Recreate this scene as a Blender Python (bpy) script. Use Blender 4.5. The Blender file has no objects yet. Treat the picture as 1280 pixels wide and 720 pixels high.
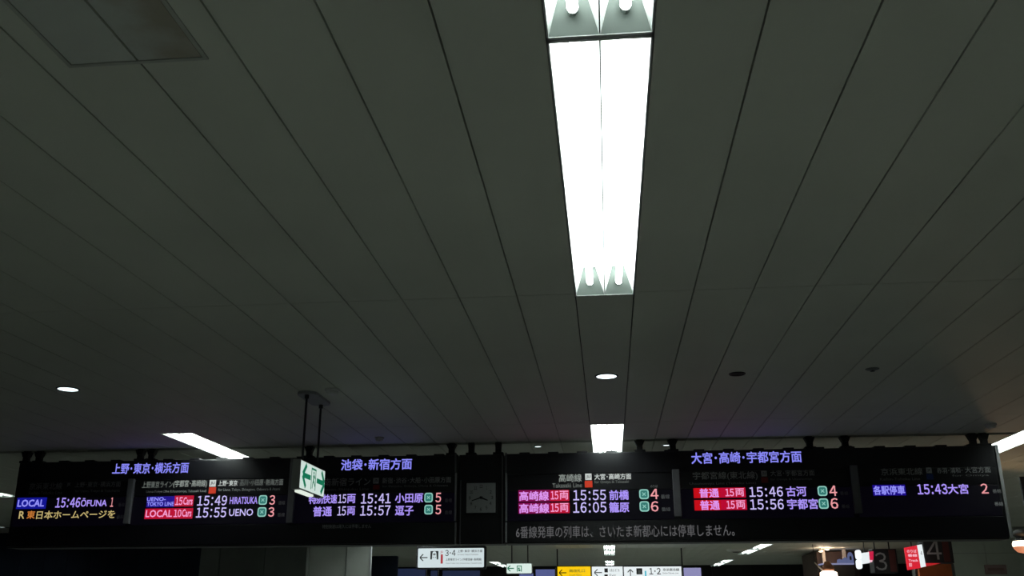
import bpy, bmesh, math, random
from mathutils import Vector, Matrix

# ------------------------------------------------------------------ camera
SC = bpy.context.scene
COL = SC.collection
CZ = 1.6                      # eye height above the floor
CEIL = 3.13                   # underside of the ceiling panels
F_PX, PITCH, YAW, ROLL = 1177.36, 0.329149, -0.097849, -0.002540
cy, sy, cp, sp = math.cos(YAW), math.sin(YAW), math.cos(PITCH), math.sin(PITCH)
_F = Vector((sy * cp, cy * cp, sp)); _R0 = Vector((cy, -sy, 0)); _U0 = _R0.cross(_F)
cr, sr = math.cos(ROLL), math.sin(ROLL)
_R = cr * _R0 + sr * _U0; _U = -sr * _R0 + cr * _U0
cam_data = bpy.data.cameras.new('camera'); cam = bpy.data.objects.new('camera', cam_data); COL.objects.link(cam)
cam_data.sensor_width = 36; cam_data.lens = F_PX / 1280 * 36; cam_data.clip_start = 0.02; cam_data.clip_end = 200
M = Matrix.Identity(4)
for i in range(3):
    M[i][0], M[i][1], M[i][2] = _R[i], _U[i], -_F[i]
M[2][3] = CZ
cam.matrix_world = M
SC.camera = cam

# ------------------------------------------------------------------ light level
SC.view_settings.view_transform = 'Standard'; SC.view_settings.look = 'None'
SC.view_settings.exposure = 0.0; SC.view_settings.gamma = 1.0; SC.view_settings.use_curve_mapping = False
TUBE = 17.0                   # radiance of the fluorescent tubes
DOWN = 2.2                    # radiance of the round downlights
w = bpy.data.worlds.new('station_dusk'); SC.world = w; w.use_nodes = True
w.node_tree.nodes['Background'].inputs[0].default_value = (0.5, 0.55, 0.6, 1)
w.node_tree.nodes['Background'].inputs[1].default_value = 0.02

# ------------------------------------------------------------------ helpers: survey of the photograph
def ray(x, y):
    return _F + (x - 640) / F_PX * _R - (y - 360) / F_PX * _U
def onY(x, y, Y):
    d = ray(x, y); p = d * (Y / d.y); p.z += CZ; return p
def onC(x, y):
    d = ray(x, y); p = d * ((CEIL - CZ) / d.z); p.z += CZ; return p

# ------------------------------------------------------------------ helpers: colour and material
def lin(c):
    return tuple((v / 255 / 12.92) if v / 255 <= 0.04045 else ((v / 255 + 0.055) / 1.055) ** 2.4 for v in c) + (1,)
def mat(name, col, rough=0.6, metal=0.0, noise=0.0, scale=6.0, spec=0.5, bump=0.0):
    m = bpy.data.materials.new(name); m.use_nodes = True; nt = m.node_tree; b = nt.nodes['Principled BSDF']
    c = tuple(col) + (1,)
    b.inputs['Base Color'].default_value = c; b.inputs['Roughness'].default_value = rough
    b.inputs['Metallic'].default_value = metal; b.inputs['Specular IOR Level'].default_value = spec
    if noise or bump:
        tc = nt.nodes.new('ShaderNodeTexCoord'); n = nt.nodes.new('ShaderNodeTexNoise'); n.inputs['Scale'].default_value = scale
        n.inputs['Detail'].default_value = 6
        nt.links.new(tc.outputs['Object'], n.inputs['Vector'])
    if noise:
        r = nt.nodes.new('ShaderNodeValToRGB')
        r.color_ramp.elements[0].position = 0.3; r.color_ramp.elements[1].position = 0.7
        r.color_ramp.elements[0].color = tuple(v * (1 - noise) for v in col) + (1,)
        r.color_ramp.elements[1].color = tuple(min(1, v * (1 + noise)) for v in col) + (1,)
        nt.links.new(n.outputs['Fac'], r.inputs['Fac']); nt.links.new(r.outputs['Color'], b.inputs['Base Color'])
    if bump:
        bp_ = nt.nodes.new('ShaderNodeBump'); bp_.inputs['Strength'].default_value = bump; bp_.inputs['Distance'].default_value = 0.01
        nt.links.new(n.outputs['Fac'], bp_.inputs['Height']); nt.links.new(bp_.outputs['Normal'], b.inputs['Normal'])
    return m
def glow(name, rgb, strength=1.0, base=(0.02, 0.02, 0.02)):
    m = bpy.data.materials.new(name); m.use_nodes = True; b = m.node_tree.nodes['Principled BSDF']
    b.inputs['Base Color'].default_value = base + (1,); b.inputs['Roughness'].default_value = 0.5
    b.inputs['Specular IOR Level'].default_value = 0.2
    b.inputs['Emission Color'].default_value = lin(rgb); b.inputs['Emission Strength'].default_value = strength
    return m

MT = {}
MT['black'] = mat('black_satin_metal', (0.010, 0.010, 0.0125), 0.42, noise=0.15, scale=3)
MT['black_panel'] = mat('black_acrylic', (0.007, 0.007, 0.010), 0.30, noise=0.1, scale=2)
MT['black_matt'] = mat('black_matt', (0.006, 0.006, 0.007), 0.7, noise=0.2, scale=5)
MT['post'] = mat('grey_divider_post', (0.16, 0.16, 0.175), 0.5, metal=0.1, noise=0.12, scale=9)
MT['trim'] = mat('pale_metal_trim', (0.42, 0.43, 0.45), 0.45, metal=0.2, noise=0.08)
MT['print'] = mat('grey_print', (0.50, 0.51, 0.51), 0.7, noise=0.1, scale=30)
MT['print_dim'] = mat('faint_print', (0.32, 0.32, 0.325), 0.7, noise=0.1, scale=30)
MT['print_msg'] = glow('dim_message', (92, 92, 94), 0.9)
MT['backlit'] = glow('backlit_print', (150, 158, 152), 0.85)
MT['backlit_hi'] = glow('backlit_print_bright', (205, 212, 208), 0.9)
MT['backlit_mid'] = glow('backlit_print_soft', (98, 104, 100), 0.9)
MT['orange_lit'] = glow('backlit_orange', (196, 52, 26), 0.9)
MT['orange_dim'] = mat('orange_print', (0.25, 0.018, 0.012), 0.6)
MT['blue_dim'] = mat('blue_print', (0.015, 0.04, 0.22), 0.6)
MT['head_led'] = glow('header_led_blue_violet', (142, 142, 255), 0.9)
MT['led_white'] = glow('led_lilac_white', (206, 194, 255), 0.9)
MT['led_violet'] = glow('led_violet', (176, 152, 255), 0.9)
MT['led_pink'] = glow('led_pink_violet', (232, 158, 250), 0.9)
MT['led_rose'] = glow('led_rose', (252, 165, 215), 0.9)
MT['led_num'] = glow('led_platform_pink', (244, 160, 166), 0.9)
MT['led_yellow'] = glow('led_yellow', (196, 176, 116), 0.95)
MT['led_orange'] = glow('led_orange', (200, 120, 52), 0.95)
MT['led_red'] = glow('led_red_block', (196, 8, 52), 0.85)
MT['led_red2'] = glow('led_red_block_plain', (206, 8, 24), 0.85)
MT['led_mag'] = glow('led_magenta_block', (136, 4, 84), 0.85)
MT['led_blue'] = glow('led_blue_block', (20, 22, 150), 0.9)
MT['led_indigo'] = glow('led_indigo_block', (30, 12, 140), 0.9)
MT['led_pale'] = glow('led_pale_blue', (150, 148, 255), 0.92)
MT['led_unlit'] = glow('led_screen_dark', (3, 2, 7), 1.0, base=(0.004, 0.004, 0.005))
MT['teal_ring'] = glow('green_car_pale', (138, 196, 184), 1.0)
MT['teal_core'] = glow('green_car_teal', (46, 116, 108), 1.0)
MT['tube'] = glow('fluorescent_tube', (244, 255, 250), TUBE)
MT['reflector'] = mat('white_reflector', (0.80, 0.84, 0.82), 0.35, noise=0.03)
MT['end_plate'] = mat('grey_end_plate', (0.16, 0.185, 0.172), 0.6, noise=0.04, spec=0.2)
MT['fixture'] = mat('white_enamel', (0.50, 0.52, 0.52), 0.5, noise=0.05)
MT['socket'] = mat('lamp_socket_grey', (0.16, 0.18, 0.17), 0.5, noise=0.05)
MT['lens'] = glow('downlight_lens', (225, 245, 250), DOWN)
MT['grey_ring'] = mat('downlight_ring', (0.30, 0.31, 0.30), 0.5, noise=0.05)
MT['pale_plastic'] = mat('pale_plastic', (0.72, 0.73, 0.70), 0.5, noise=0.05)
MT['rod'] = mat('dark_rod', (0.05, 0.05, 0.05), 0.45, metal=0.6, noise=0.1)
MT['sign_grey'] = mat('sign_case_grey', (0.33, 0.35, 0.34), 0.5, metal=0.2, noise=0.08)
MT['sign_black'] = mat('sign_frame_black', (0.012, 0.012, 0.014), 0.5, noise=0.1)
MT['sign_lit'] = glow('lit_sign_white', (205, 219, 222), 1.0)
MT['sign_lit2'] = glow('lit_sign_bright', (232, 240, 242), 1.0)
MT['sign_green_white'] = glow('lit_exit_white', (218, 236, 228), 1.0)
MT['exit_face'] = glow('exit_sign_face', (204, 222, 214), 1.0)
MT['exit_green'] = glow('exit_sign_green', (14, 118, 84), 0.9)
MT['sign_yellow'] = glow('lit_sign_yellow', (250, 204, 12), 1.0)
MT['ink'] = mat('sign_ink', (0.015, 0.016, 0.018), 0.7, noise=0.1, scale=40)
MT['ink_grey'] = mat('sign_ink_grey', (0.20, 0.21, 0.22), 0.7, noise=0.1, scale=40)
MT['bar_red'] = glow('sign_bar_red', (176, 52, 62), 0.9)
MT['bar_cyan'] = glow('sign_bar_cyan', (70, 190, 214), 0.9)
MT['numeral'] = mat('numeral_grey', (0.34, 0.33, 0.33), 0.6, noise=0.08)
MT['dark_red'] = mat('dark_red_band', (0.10, 0.015, 0.012), 0.6, noise=0.15)
MT['red_lit'] = glow('lit_red', (214, 34, 52), 1.0)
MT['orange_board'] = mat('orange_board', (0.62, 0.15, 0.035), 0.6, noise=0.12)
MT['clock_face'] = mat('clock_face', (0.50, 0.52, 0.52), 0.5, noise=0.04)
MT['navy_screen'] = glow('monitor_navy', (30, 38, 62), 1.0)
MT['blue_screen'] = glow('monitor_blue', (84, 92, 142), 1.0)
MT['lilac_screen'] = glow('monitor_lilac', (140, 138, 182), 1.0)
MT['warm_lamp'] = glow('warm_lamp', (255, 232, 204), 5.0)
MT['warm_spot'] = glow('warm_spot', (255, 236, 206), 3.0)
MT['shop_brown'] = mat('shop_brown_wood', (0.085, 0.048, 0.033), 0.6, noise=0.2, scale=4)
MT['shop_pale'] = mat('shop_pale_post', (0.55, 0.50, 0.46), 0.5, noise=0.1)
MT['ledge'] = glow('lit_ledge', (128, 132, 168), 0.9)
MT['emblem'] = glow('lit_emblem_blue', (86, 96, 136), 0.9)

# ------------------------------------------------------------------ helpers: objects
def prop(o, label=None, cat=None, group=None, kind=None):
    if label: o['label'] = label
    if cat: o['category'] = cat
    if group: o['group'] = group
    if kind: o['kind'] = kind
    return o
def thing(name, loc, label, cat, group=None):
    o = bpy.data.objects.new(name, None); COL.objects.link(o); o.location = loc; o.empty_display_size = 0.1
    return prop(o, label, cat, group)
class MB:
    def __init__(s): s.b = bmesh.new()
    def box(s, x0, x1, y0, y1, z0, z1, bev=0.0):
        r = bmesh.ops.create_cube(s.b, size=1)
        for v in r['verts']:
            v.co = Vector(((x0 + x1) / 2 + v.co.x * (x1 - x0), (y0 + y1) / 2 + v.co.y * (y1 - y0), (z0 + z1) / 2 + v.co.z * (z1 - z0)))
        if bev:
            es = list({e for v in r['verts'] for e in v.link_edges})
            bmesh.ops.bevel(s.b, geom=es, offset=bev, segments=2, affect='EDGES', profile=0.6)
        return s
    def tube(s, a, b, r, n=16, r2=None, caps=True):
        a, b = Vector(a), Vector(b); d = b - a
        q = d.to_track_quat('Z', 'Y').to_matrix().to_4x4()
        bmesh.ops.create_cone(s.b, cap_ends=caps, segments=n, radius1=r, radius2=r if r2 is None else r2, depth=d.length,
                              matrix=Matrix.Translation((a + b) / 2) @ q)
        return s
    def lathe(s, c, prof, n=32):               # profile (radius, z) around the vertical through c
        rings = []
        for (r, z) in prof:
            if r < 1e-6: rings.append([s.b.verts.new((c[0], c[1], c[2] + z))])
            else: rings.append([s.b.verts.new((c[0] + r * math.cos(2 * math.pi * k / n), c[1] + r * math.sin(2 * math.pi * k / n), c[2] + z)) for k in range(n)])
        for A, B in zip(rings, rings[1:]):
            for k in range(n):
                k2 = (k + 1) % n
                if len(A) == 1 and len(B) == 1: continue
                if len(A) == 1: s.b.faces.new((A[0], B[k], B[k2]))
                elif len(B) == 1: s.b.faces.new((A[k], B[0], A[k2]))
                else: s.b.faces.new((A[k], B[k], B[k2], A[k2]))
        return s
    def poly(s, pts):
        s.b.faces.new([s.b.verts.new(p) for p in pts]); return s
    def prism(s, pts, vec):                      # flat outline pushed along vec
        vec = Vector(vec); A = [s.b.verts.new(p) for p in pts]; B = [s.b.verts.new(Vector(p) + vec) for p in pts]
        s.b.faces.new(A); s.b.faces.new(list(reversed(B)))
        for k in range(len(A)):
            k2 = (k + 1) % len(A); s.b.faces.new((A[k], B[k], B[k2], A[k2]))
        return s
    def build(s, name, m, parent=None, smooth=False, recalc=True):
        if recalc: bmesh.ops.recalc_face_normals(s.b, faces=s.b.faces)
        me = bpy.data.meshes.new(name); s.b.to_mesh(me); s.b.free()
        if smooth:
            for p in me.polygons: p.use_smooth = True
        o = bpy.data.objects.new(name, me); COL.objects.link(o)
        o.data.materials.append(m)
        if parent is not None:
            o.parent = parent; o.location = -world(parent)
        return o
def world(o):
    v = Vector(o.location)
    while o.parent is not None:
        o = o.parent; v = v + Vector(o.location)
    return v
def struct(mb, name, m, recalc=True):
    o = mb.build(name, m, recalc=recalc); o['kind'] = 'structure'; return o
def rrect(u0, u1, v0, v1, r, n=5):
    pts = []
    for (cx, cz, a0) in ((u1 - r, v1 - r, 0), (u0 + r, v1 - r, 90), (u0 + r, v0 + r, 180), (u1 - r, v0 + r, 270)):
        for k in range(n + 1):
            a = math.radians(a0 + 90 * k / n); pts.append((cx + r * math.cos(a), cz + r * math.sin(a)))
    return pts
_figs = {}
def text_geo(body):
    """Outline of a string; pure figures are set one by one so that each keeps the width of a departure-board figure."""
    if not all(ch in '0123456789:･' for ch in body): return raw_text(body)
    V, P, x = [], [], 0.0
    for ch in body:
        if ch not in _figs: _figs[ch] = raw_text(chr(ord(ch) + 0xFEE0) if ch != '･' else ch)
        v, p = _figs[ch]; a = min(q[0] for q in v); b = max(q[0] for q in v); n = len(V)
        adv = (0.66 if ':' in body else 0.60) if ch.isdigit() else 0.46
        V += [(q[0] - (a + b) / 2 + x + adv / 2, q[1], 0) for q in v]; P += [tuple(i + n for i in q) for q in p]; x += adv
    return V, P
def raw_text(body):
    c = bpy.data.curves.new('lettering', 'FONT'); c.body = body; c.size = 1; c.resolution_u = 2
    o = bpy.data.objects.new('lettering', c); COL.objects.link(o)
    bpy.context.view_layer.update()
    dg = bpy.context.evaluated_depsgraph_get()
    me = bpy.data.meshes.new_from_object(o.evaluated_get(dg))
    V = [tuple(v.co) for v in me.vertices]; P = [tuple(p.vertices) for p in me.polygons]
    bpy.data.objects.remove(o); bpy.data.curves.remove(c); bpy.data.meshes.remove(me)
    return V, P
class Plane:                                     # a sign face: origin plus two unit axes, u along the writing, v up
    def __init__(s, o, u, v): s.o, s.u, s.v = Vector(o), Vector(u), Vector(v); s.n = s.u.cross(s.v)
    def at(s, a, b, out=0.0): return s.o + s.u * a + s.v * b + s.n * out
FRONT = lambda Y: Plane((0, Y, 0), (1, 0, 0), (0, 0, 1))
def put_text(mb, pl, body, u0, u1, v0, v1, bold=0.018, out=0.003):
    V, P = text_geo(body)
    if not V: return
    xs = [v[0] for v in V]; ys = [v[1] for v in V]
    ax, bx, ay, by = min(xs), max(xs), min(ys), max(ys)
    sx = (u1 - u0) / max(bx - ax, 1e-6); sy_ = (v1 - v0) / max(by - ay, 1e-6)
    eu, ev = bold * sx * 0.8, bold * sy_ * 0.8        # heavier strokes: the outline repeated a hair apart
    for k, (du, dv) in enumerate(((-eu, -ev), (eu, -ev), (eu, ev), (-eu, ev)) if bold > 0 else ((0, 0),)):
        W = [mb.b.verts.new(pl.at(u0 + eu + (x - ax) * (sx - 2 * eu / max(bx - ax, 1e-6)) + du, v0 + ev + (y - ay) * (sy_ - 2 * ev / max(by - ay, 1e-6)) + dv, out + 0.0002 * k)) for x, y, _ in V]
        for p in P:
            try: mb.b.faces.new([W[i] for i in p])
            except ValueError: pass
def put_quad(mb, pl, u0, u1, v0, v1, out=0.002):
    mb.poly([pl.at(u0, v0, out), pl.at(u1, v0, out), pl.at(u1, v1, out), pl.at(u0, v1, out)])
def put_shape(mb, pl, pts, out=0.003):
    mb.poly([pl.at(a, b, out) for a, b in pts])
def arrow(mb, pl, cu, cv, size, ang, out=0.004, t=0.13):
    """An arrow with an open head, size = length."""
    ca, sa = math.cos(ang), math.sin(ang)
    def bar(a, b):
        a, b = Vector(a), Vector(b); d = (b - a).normalized(); n = Vector((-d.y, d.x)) * t / 2
        q = [a + n, a - n, b - n, b + n]
        put_shape(mb, pl, [(cu + size * (p.x * ca - p.y * sa), cv + size * (p.x * sa + p.y * ca)) for p in q], out)
    bar((-0.5, 0), (0.46, 0)); out += 0.0006
    bar((0.5, 0.02), (0.08, 0.42)); out += 0.0006
    bar((0.5, -0.02), (0.08, -0.42))

# ================================================================== THE SETTING
# Ceiling of long metal panels (0.30 m by 3.53 m) with open joints; luminaires take a panel's place
PW, PX0 = 0.30021, -3.12725          # panel pitch across, position of joint 0
ROWY = [4.586 + 3.5354 * k for k in range(-3, 10)]
CHAN = (9.02, 9.13)                  # dark channel that carries the departure boards
ROWS_X = {k: PX0 + (c + 0.5) * PW for k, c in {'centre': 10, 'left': -3, 'right': 23, 'far_left': -18, 'edge_left': -29, 'added_right': 36}.items()}
PAIRS = [(-0.02, 4.62), (8.19, 12.83), (16.4, 21.04), (24.75, 29.40), (32.7, 37.34)]
FIX = [('centre', 0), ('centre', 1), ('centre', 2), ('centre', 3), ('centre', 4), ('left', 1), ('left', 2), ('left', 3), ('left', 4),
       ('added_right', 1), ('right', 1), ('right', 2), ('right', 3), ('right', 4), ('far_left', 1), ('edge_left', 2)]  # outermost right row is added, out of view, to light the tiled wall
FARY, LEFTX, RIGHTX, NEARY = 39.0, -17.0, 12.5, -5.0
MT['ceiling'] = mat('ceiling_panel_paint', (0.625, 0.65, 0.56), 0.62, noise=0.045, scale=1.3)
MT['void'] = mat('ceiling_void', (0.02, 0.021, 0.02), 0.9, noise=0.2)
holes = {}
for r, k in FIX:
    c = round((ROWS_X[r] - PW / 2 - PX0) / PW)
    holes.setdefault(c, []).append(PAIRS[k])
mb = MB(); g = 0.0032
c0 = math.floor((LEFTX - PX0) / PW); c1 = math.ceil((RIGHTX - PX0) / PW)
HX = (-1.545, -1.115); HY = (1.85, 2.295)        # access hatch
for c in range(c0, c1):
    x0, x1 = PX0 + c * PW + g, PX0 + (c + 1) * PW - g
    for ya, yb in zip(ROWY, ROWY[1:]):
        segs = [(max(ya + 0.0022, NEARY), min(yb - 0.0022, FARY))]
        cuts = list(holes.get(c, [])) + [CHAN]
        for (ha, hb) in cuts:
            new = []
            for (a, b) in segs:
                if hb <= a or ha >= b: new.append((a, b)); continue
                if ha > a: new.append((a, ha))
                if hb < b: new.append((hb, b))
            segs = new
        for (a, b) in segs:
            if b - a > 0.02:
                z0, z1 = CEIL, CEIL + 0.022
                mb.box(x0, x1, a, b, z0, z1)
struct(mb, 'ceiling', MT['ceiling'], recalc=False)
struct(MB().box(LEFTX, RIGHTX, NEARY, FARY, CEIL + 0.16, CEIL + 0.22), 'ceiling_void', MT['void'])
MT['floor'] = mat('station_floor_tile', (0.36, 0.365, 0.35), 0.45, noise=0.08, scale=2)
MT['floor_bright_bounce'] = mat('bright_bounce_floor', (0.66, 0.67, 0.64), 0.4, noise=0.06, scale=2)  # unseen floor made paler here to bounce more light onto the ceiling
MT['floor_dim_bounce'] = mat('dim_bounce_floor', (0.13, 0.13, 0.125), 0.45, noise=0.1, scale=2)  # unseen floor darkened here so that the ceiling above dims
struct(MB().box(LEFTX, RIGHTX, NEARY, 4.0, -0.1, 0), 'floor', MT['floor_bright_bounce'])
struct(MB().box(LEFTX, RIGHTX, 4.0, 12.0, -0.1, 0), 'floor_dim_band', MT['floor_dim_bounce'])
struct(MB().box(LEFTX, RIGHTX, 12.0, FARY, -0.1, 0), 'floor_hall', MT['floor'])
MT['wall_dark'] = mat('dark_wall_panel', (0.15, 0.16, 0.15), 0.7, noise=0.12, scale=2, spec=0.2)
MT['wall_grey'] = mat('grey_wall_panel', (0.30, 0.32, 0.30), 0.55, noise=0.08, scale=2)
MT['wall_tile'] = mat('greenish_wall_tile', (0.62, 0.67, 0.60), 0.4, noise=0.06, scale=3)
MT['shutter'] = mat('navy_shutter_dimmed', (0.016, 0.021, 0.034), 0.85, noise=0.12, scale=3, spec=0.08)
struct(MB().box(LEFTX - 0.2, LEFTX, NEARY, FARY, 0, CEIL + 0.2), 'wall_left', MT['wall_grey'])
struct(MB().box(RIGHTX, RIGHTX + 0.2, NEARY, FARY, 0, CEIL + 0.2), 'wall_right', MT['wall_grey'])
struct(MB().box(LEFTX - 0.2, RIGHTX + 0.2, NEARY - 0.2, NEARY, 0, CEIL + 0.2), 'wall_near', MT['wall_grey'])
mb = MB(); x = LEFTX
while x < RIGHTX:
    mb.box(x, min(x + 1.5, RIGHTX) - 0.02, FARY - 0.03, FARY + 0.2, 0, CEIL + 0.2); x += 1.5
struct(mb, 'wall_far', mat('far_wall_panel', (0.05, 0.052, 0.052), 0.7, noise=0.12, scale=2, spec=0.2))

# left side: navy shutter, cladding, clad column; light fading leftwards is put into their tones
xs = [onY(p, 700, 19).x for p in (250, 275, 331, 384)]
mb = MB(); n = 0; x = LEFTX
while x < xs[0] - 0.01:
    x2 = min(x + 0.5, xs[0]); mb.box(x + 0.006, x2 - 0.006, 19.0, 19.25, 0, CEIL, 0.004); x = x2
struct(mb, 'wall_shutter', MT['shutter'])
mb = MB()
for a, b in zip(xs, xs[1:]): mb.box(a + 0.012, b - 0.012, 18.98, 19.25, 0, CEIL, 0.006)
struct(mb, 'wall_cladding', MT['wall_dark'])
MT['column_lit_tone'] = mat('column_panel_lit_tone', (0.47, 0.50, 0.47), 0.5, noise=0.06, scale=2)
cxs = [onY(p, 700, 18).x for p in (386, 433, 464.5)]
struct(MB().box(cxs[0] + 0.006, cxs[1] - 0.008, 18.0, 18.14, 0, CEIL, 0.006), 'column_cladding', MT['column_lit_tone'])
struct(MB().box(cxs[1] + 0.008, cxs[2] - 0.03, 17.97, 18.1, 0, CEIL, 0.006), 'column_panel', MT['column_lit_tone'])
struct(MB().box(cxs[2] - 0.03, cxs[2], 17.95, 18.02, 0, CEIL, 0.006), 'column_trim', MT['trim'])
# dark low partition behind the column
p0, p1 = onY(466, 695, 22), onY(497, 695, 22)
struct(MB().box(p0.x - 0.4, p1.x, 22.0, 22.12, 0, p0.z, 0.03), 'wall_partition', MT['shutter'])
# right side: tiled wall turned towards the concourse
wl = onY(1192, 700, 20).x; mb = MB()
for ix in range(10):
    for iz in range(7):
        a = wl + ix * 0.62; zt = CEIL - 0.05 - iz * 0.45
        if a < RIGHTX: mb.box(a + 0.004, min(a + 0.616, RIGHTX), 20.0, 20.02, max(0, zt - 0.45) + 0.004, zt - 0.004)
struct(mb, 'wall_tiles', MT['wall_tile'])
struct(MB().box(wl, RIGHTX, 20.02, 20.3, 0, CEIL), 'wall_side', MT['wall_grey'])
# column just beyond the right edge of the view, carrying a lamp and a plate
struct(MB().box(5.1, 5.9, 10.9, 11.75, 0, CEIL, 0.02), 'column_right', MT['wall_grey'])
# back wall of the stairwells under the numbered blocks
struct(MB().box(onY(1142, 700, 16.6).x, onY(1192, 700, 16.6).x, 16.6, 16.8, 0, onY(1170, 704.5, 16.6).z, 0.02), 'wall_stairhead', MT['wall_dark'])

# ================================================================== CEILING LIGHTS
def luminaire(X, y0, y1, label):
    t = thing('ceiling_light', (X, (y0 + y1) / 2, CEIL), label, 'ceiling light')
    hw = 0.1500; D = 0.13; rim = 0.006
    h = MB()                                          # casing: outer walls, end walls and rim
    h.box(X - hw, X - hw + rim, y0, y1, CEIL - 0.004, CEIL + 0.145); h.box(X + hw - rim, X + hw, y0, y1, CEIL - 0.004, CEIL + 0.145)
    h.box(X - hw, X + hw, y0, y0 + 0.012, CEIL - 0.004, CEIL + 0.145); h.box(X - hw, X + hw, y1 - 0.012, y1, CEIL - 0.004, CEIL + 0.145)
    h.box(X - hw, X + hw, y0, y1, CEIL + 0.14, CEIL + 0.155)
    h.build('casing', MT['fixture'], t)
    iw = hw - rim
    for s in (-1, 1):
        a, b = (X - iw, X - 0.002) if s < 0 else (X + 0.002, X + iw)
        m = (a + b) / 2; ya, yb = y0 + 0.013, y1 - 0.013; tw = 0.030; sl = 0.060; z0, z1 = CEIL - 0.001, CEIL + D
        B = [(a, ya, z0), (b, ya, z0), (b, yb, z0), (a, yb, z0)]
        T = [(m - tw, ya + sl, z1), (m + tw, ya + sl, z1), (m + tw, yb - sl, z1), (m - tw, yb - sl, z1)]
        r = MB(); vb = [r.b.verts.new(p) for p in B]; vt = [r.b.verts.new(p) for p in T]
        for k in (1, 3): r.b.faces.new((vb[k], vb[(k + 1) % 4], vt[(k + 1) % 4], vt[k]))
        r.b.faces.new(vt)
        rf = r.build('reflector', MT['reflector'], t, recalc=False)
        for k in (0, 2):
            MB().poly([B[k], B[(k + 1) % 4], T[(k + 1) % 4], T[k]]).build('end_plate', MT['end_plate'], rf, recalc=False)
        zt = CEIL + 0.047
        tb = MB(); R = 0.0165; e = 0.066
        pts = []
        tb.tube((m, ya + e, zt), (m, yb - e, zt), R, 14)
        for yy, d in ((ya + e, -1), (yb - e, 1)):     # rounded ends
            bmesh.ops.create_uvsphere(tb.b, u_segments=14, v_segments=8, radius=R, matrix=Matrix.Translation((m, yy, zt)) @ Matrix.Diagonal((1, 1.1, 1, 1)))
        tube = tb.build('tube', MT['tube'], t, smooth=True)
        for yy, d in ((ya + e, -1), (yb - e, 1)):
            sk = MB(); sk.tube((m, yy + d * 0.012, zt), (m, yy + d * 0.034, zt + 0.003), 0.013, 12); sk.box(m - 0.014, m + 0.014, yy + d * 0.026 - 0.006, yy + d * 0.026 + 0.006, zt, CEIL + D + 0.002)
            sk.build('socket', MT['socket'], tube)
    return t
where = {'centre': 'middle row', 'left': 'row left of the middle', 'right': 'row right of the middle', 'far_left': 'far left row', 'edge_left': 'outermost left row', 'added_right': 'added unseen right row'}
LBL = {
    ('centre', 0, 0): 'twin-tube fluorescent trough at the top edge, cut off by the frame', ('centre', 0, 1): 'large glaring twin-tube fluorescent trough in the middle of the ceiling',
    ('centre', 1, 0): 'white twin-tube trough right above the top edge of the right departure board',
    ('centre', 1, 1): 'twin-tube trough hidden behind the right board, middle row',
    ('centre', 3, 0): 'small bright far trough seen just below the board, nearer of two',
    ('centre', 3, 1): 'small bright far trough just below the board, farther of two',
    ('centre', 4, 0): 'tiny farthest trough glimpsed above the white middle of the long sign',
    ('left', 1, 0): 'slanting white trough above the left departure board',
    ('right', 1, 0): 'slanting white trough at the right edge beside the end of the right board',
    ('left', 4, 0): 'small white far trough between the 3·4 sign and the green exit sign',
    ('right', 3, 0): 'pale slanting far trough under the right board, nearer of two',
    ('right', 3, 1): 'pale slanting far trough under the right board, farther of two',
    ('right', 4, 0): 'small pale trough low under the board near the lilac monitor',
    ('far_left', 1, 0): 'bright trough end at the left edge beside the left board',
    ('far_left', 1, 1): 'bright trough at the left edge beside the left board',
    ('edge_left', 2, 0): 'thin pale far trough at the left edge, lowest of all',
}
for r, k in FIX:
    a, b = PAIRS[k]; m = (a + b) / 2
    for j, (y0, y1) in enumerate(((a, m - 0.002), (m + 0.002, b))):
        if (r, k, j) in (('far_left', 1, 0), ('edge_left', 2, 1)): continue
        if r == 'edge_left': y1 = 17.6
        if (r, k, j) in LBL: lab = LBL[(r, k, j)]
        else: lab = 'white trough of the %s, %s half, %s' % (where[r], 'near' if j == 0 else 'far', ('overhead', 'behind the boards', 'deep behind the boards', 'far down the hall', 'at the hall end')[k])
        luminaire(ROWS_X[r], y0, min(y1, FARY - 0.1), lab)

def downlight(X, Y, r, lit, label):
    t = thing('downlight', (X, Y, CEIL), label, 'downlight')
    MB().lathe((X, Y, CEIL), [(r * 1.16, 0.0), (r * 1.16, -0.004), (r * 1.10, -0.007), (r * 1.0, -0.006), (r * 0.97, 0.0)], 36).build('trim_ring', MT['black'], t, smooth=True)
    if lit: MB().lathe((X, Y, CEIL), [(r, -0.0045), (r * 0.6, -0.006), (0, -0.007)], 36).build('lens', MT['lens'], t, smooth=True)
    else:
        MB().lathe((X, Y, CEIL), [(r * 0.99, -0.003), (r * 0.8, -0.0022), (r * 0.5, -0.0016), (0, -0.0012)], 36).build('lens', MT['black_matt'], t, smooth=True)
downlight(0.027, 6.40, 0.070, True, 'lit round downlight in line with the big trough, middle of the ceiling')
downlight(-3.876, 6.376, 0.070, True, 'lit round downlight on the left of the ceiling')
downlight(0.92, 6.43, 0.049, False, 'unlit dark round downlight right of the lit one')
def small_spot(p, label):
    X, Y = p
    t = thing('spot_downlight', (X, Y, CEIL), label, 'spot light')
    MB().lathe((X, Y, CEIL), [(0.045, 0.0), (0.045, -0.006), (0.034, -0.008), (0.032, 0.0)], 24).build('trim_ring', MT['fixture'], t, smooth=True)
    MB().lathe((X, Y, CEIL), [(0.033, -0.004), (0, -0.006)], 24).build('lens', MT['lens'], t, smooth=True)
small_spot((-0.66, 9.30), 'small pale spot just above the board, left of the middle trough')
small_spot((0.60, 9.36), 'small pale spot just above the board beside the clamp')

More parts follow.
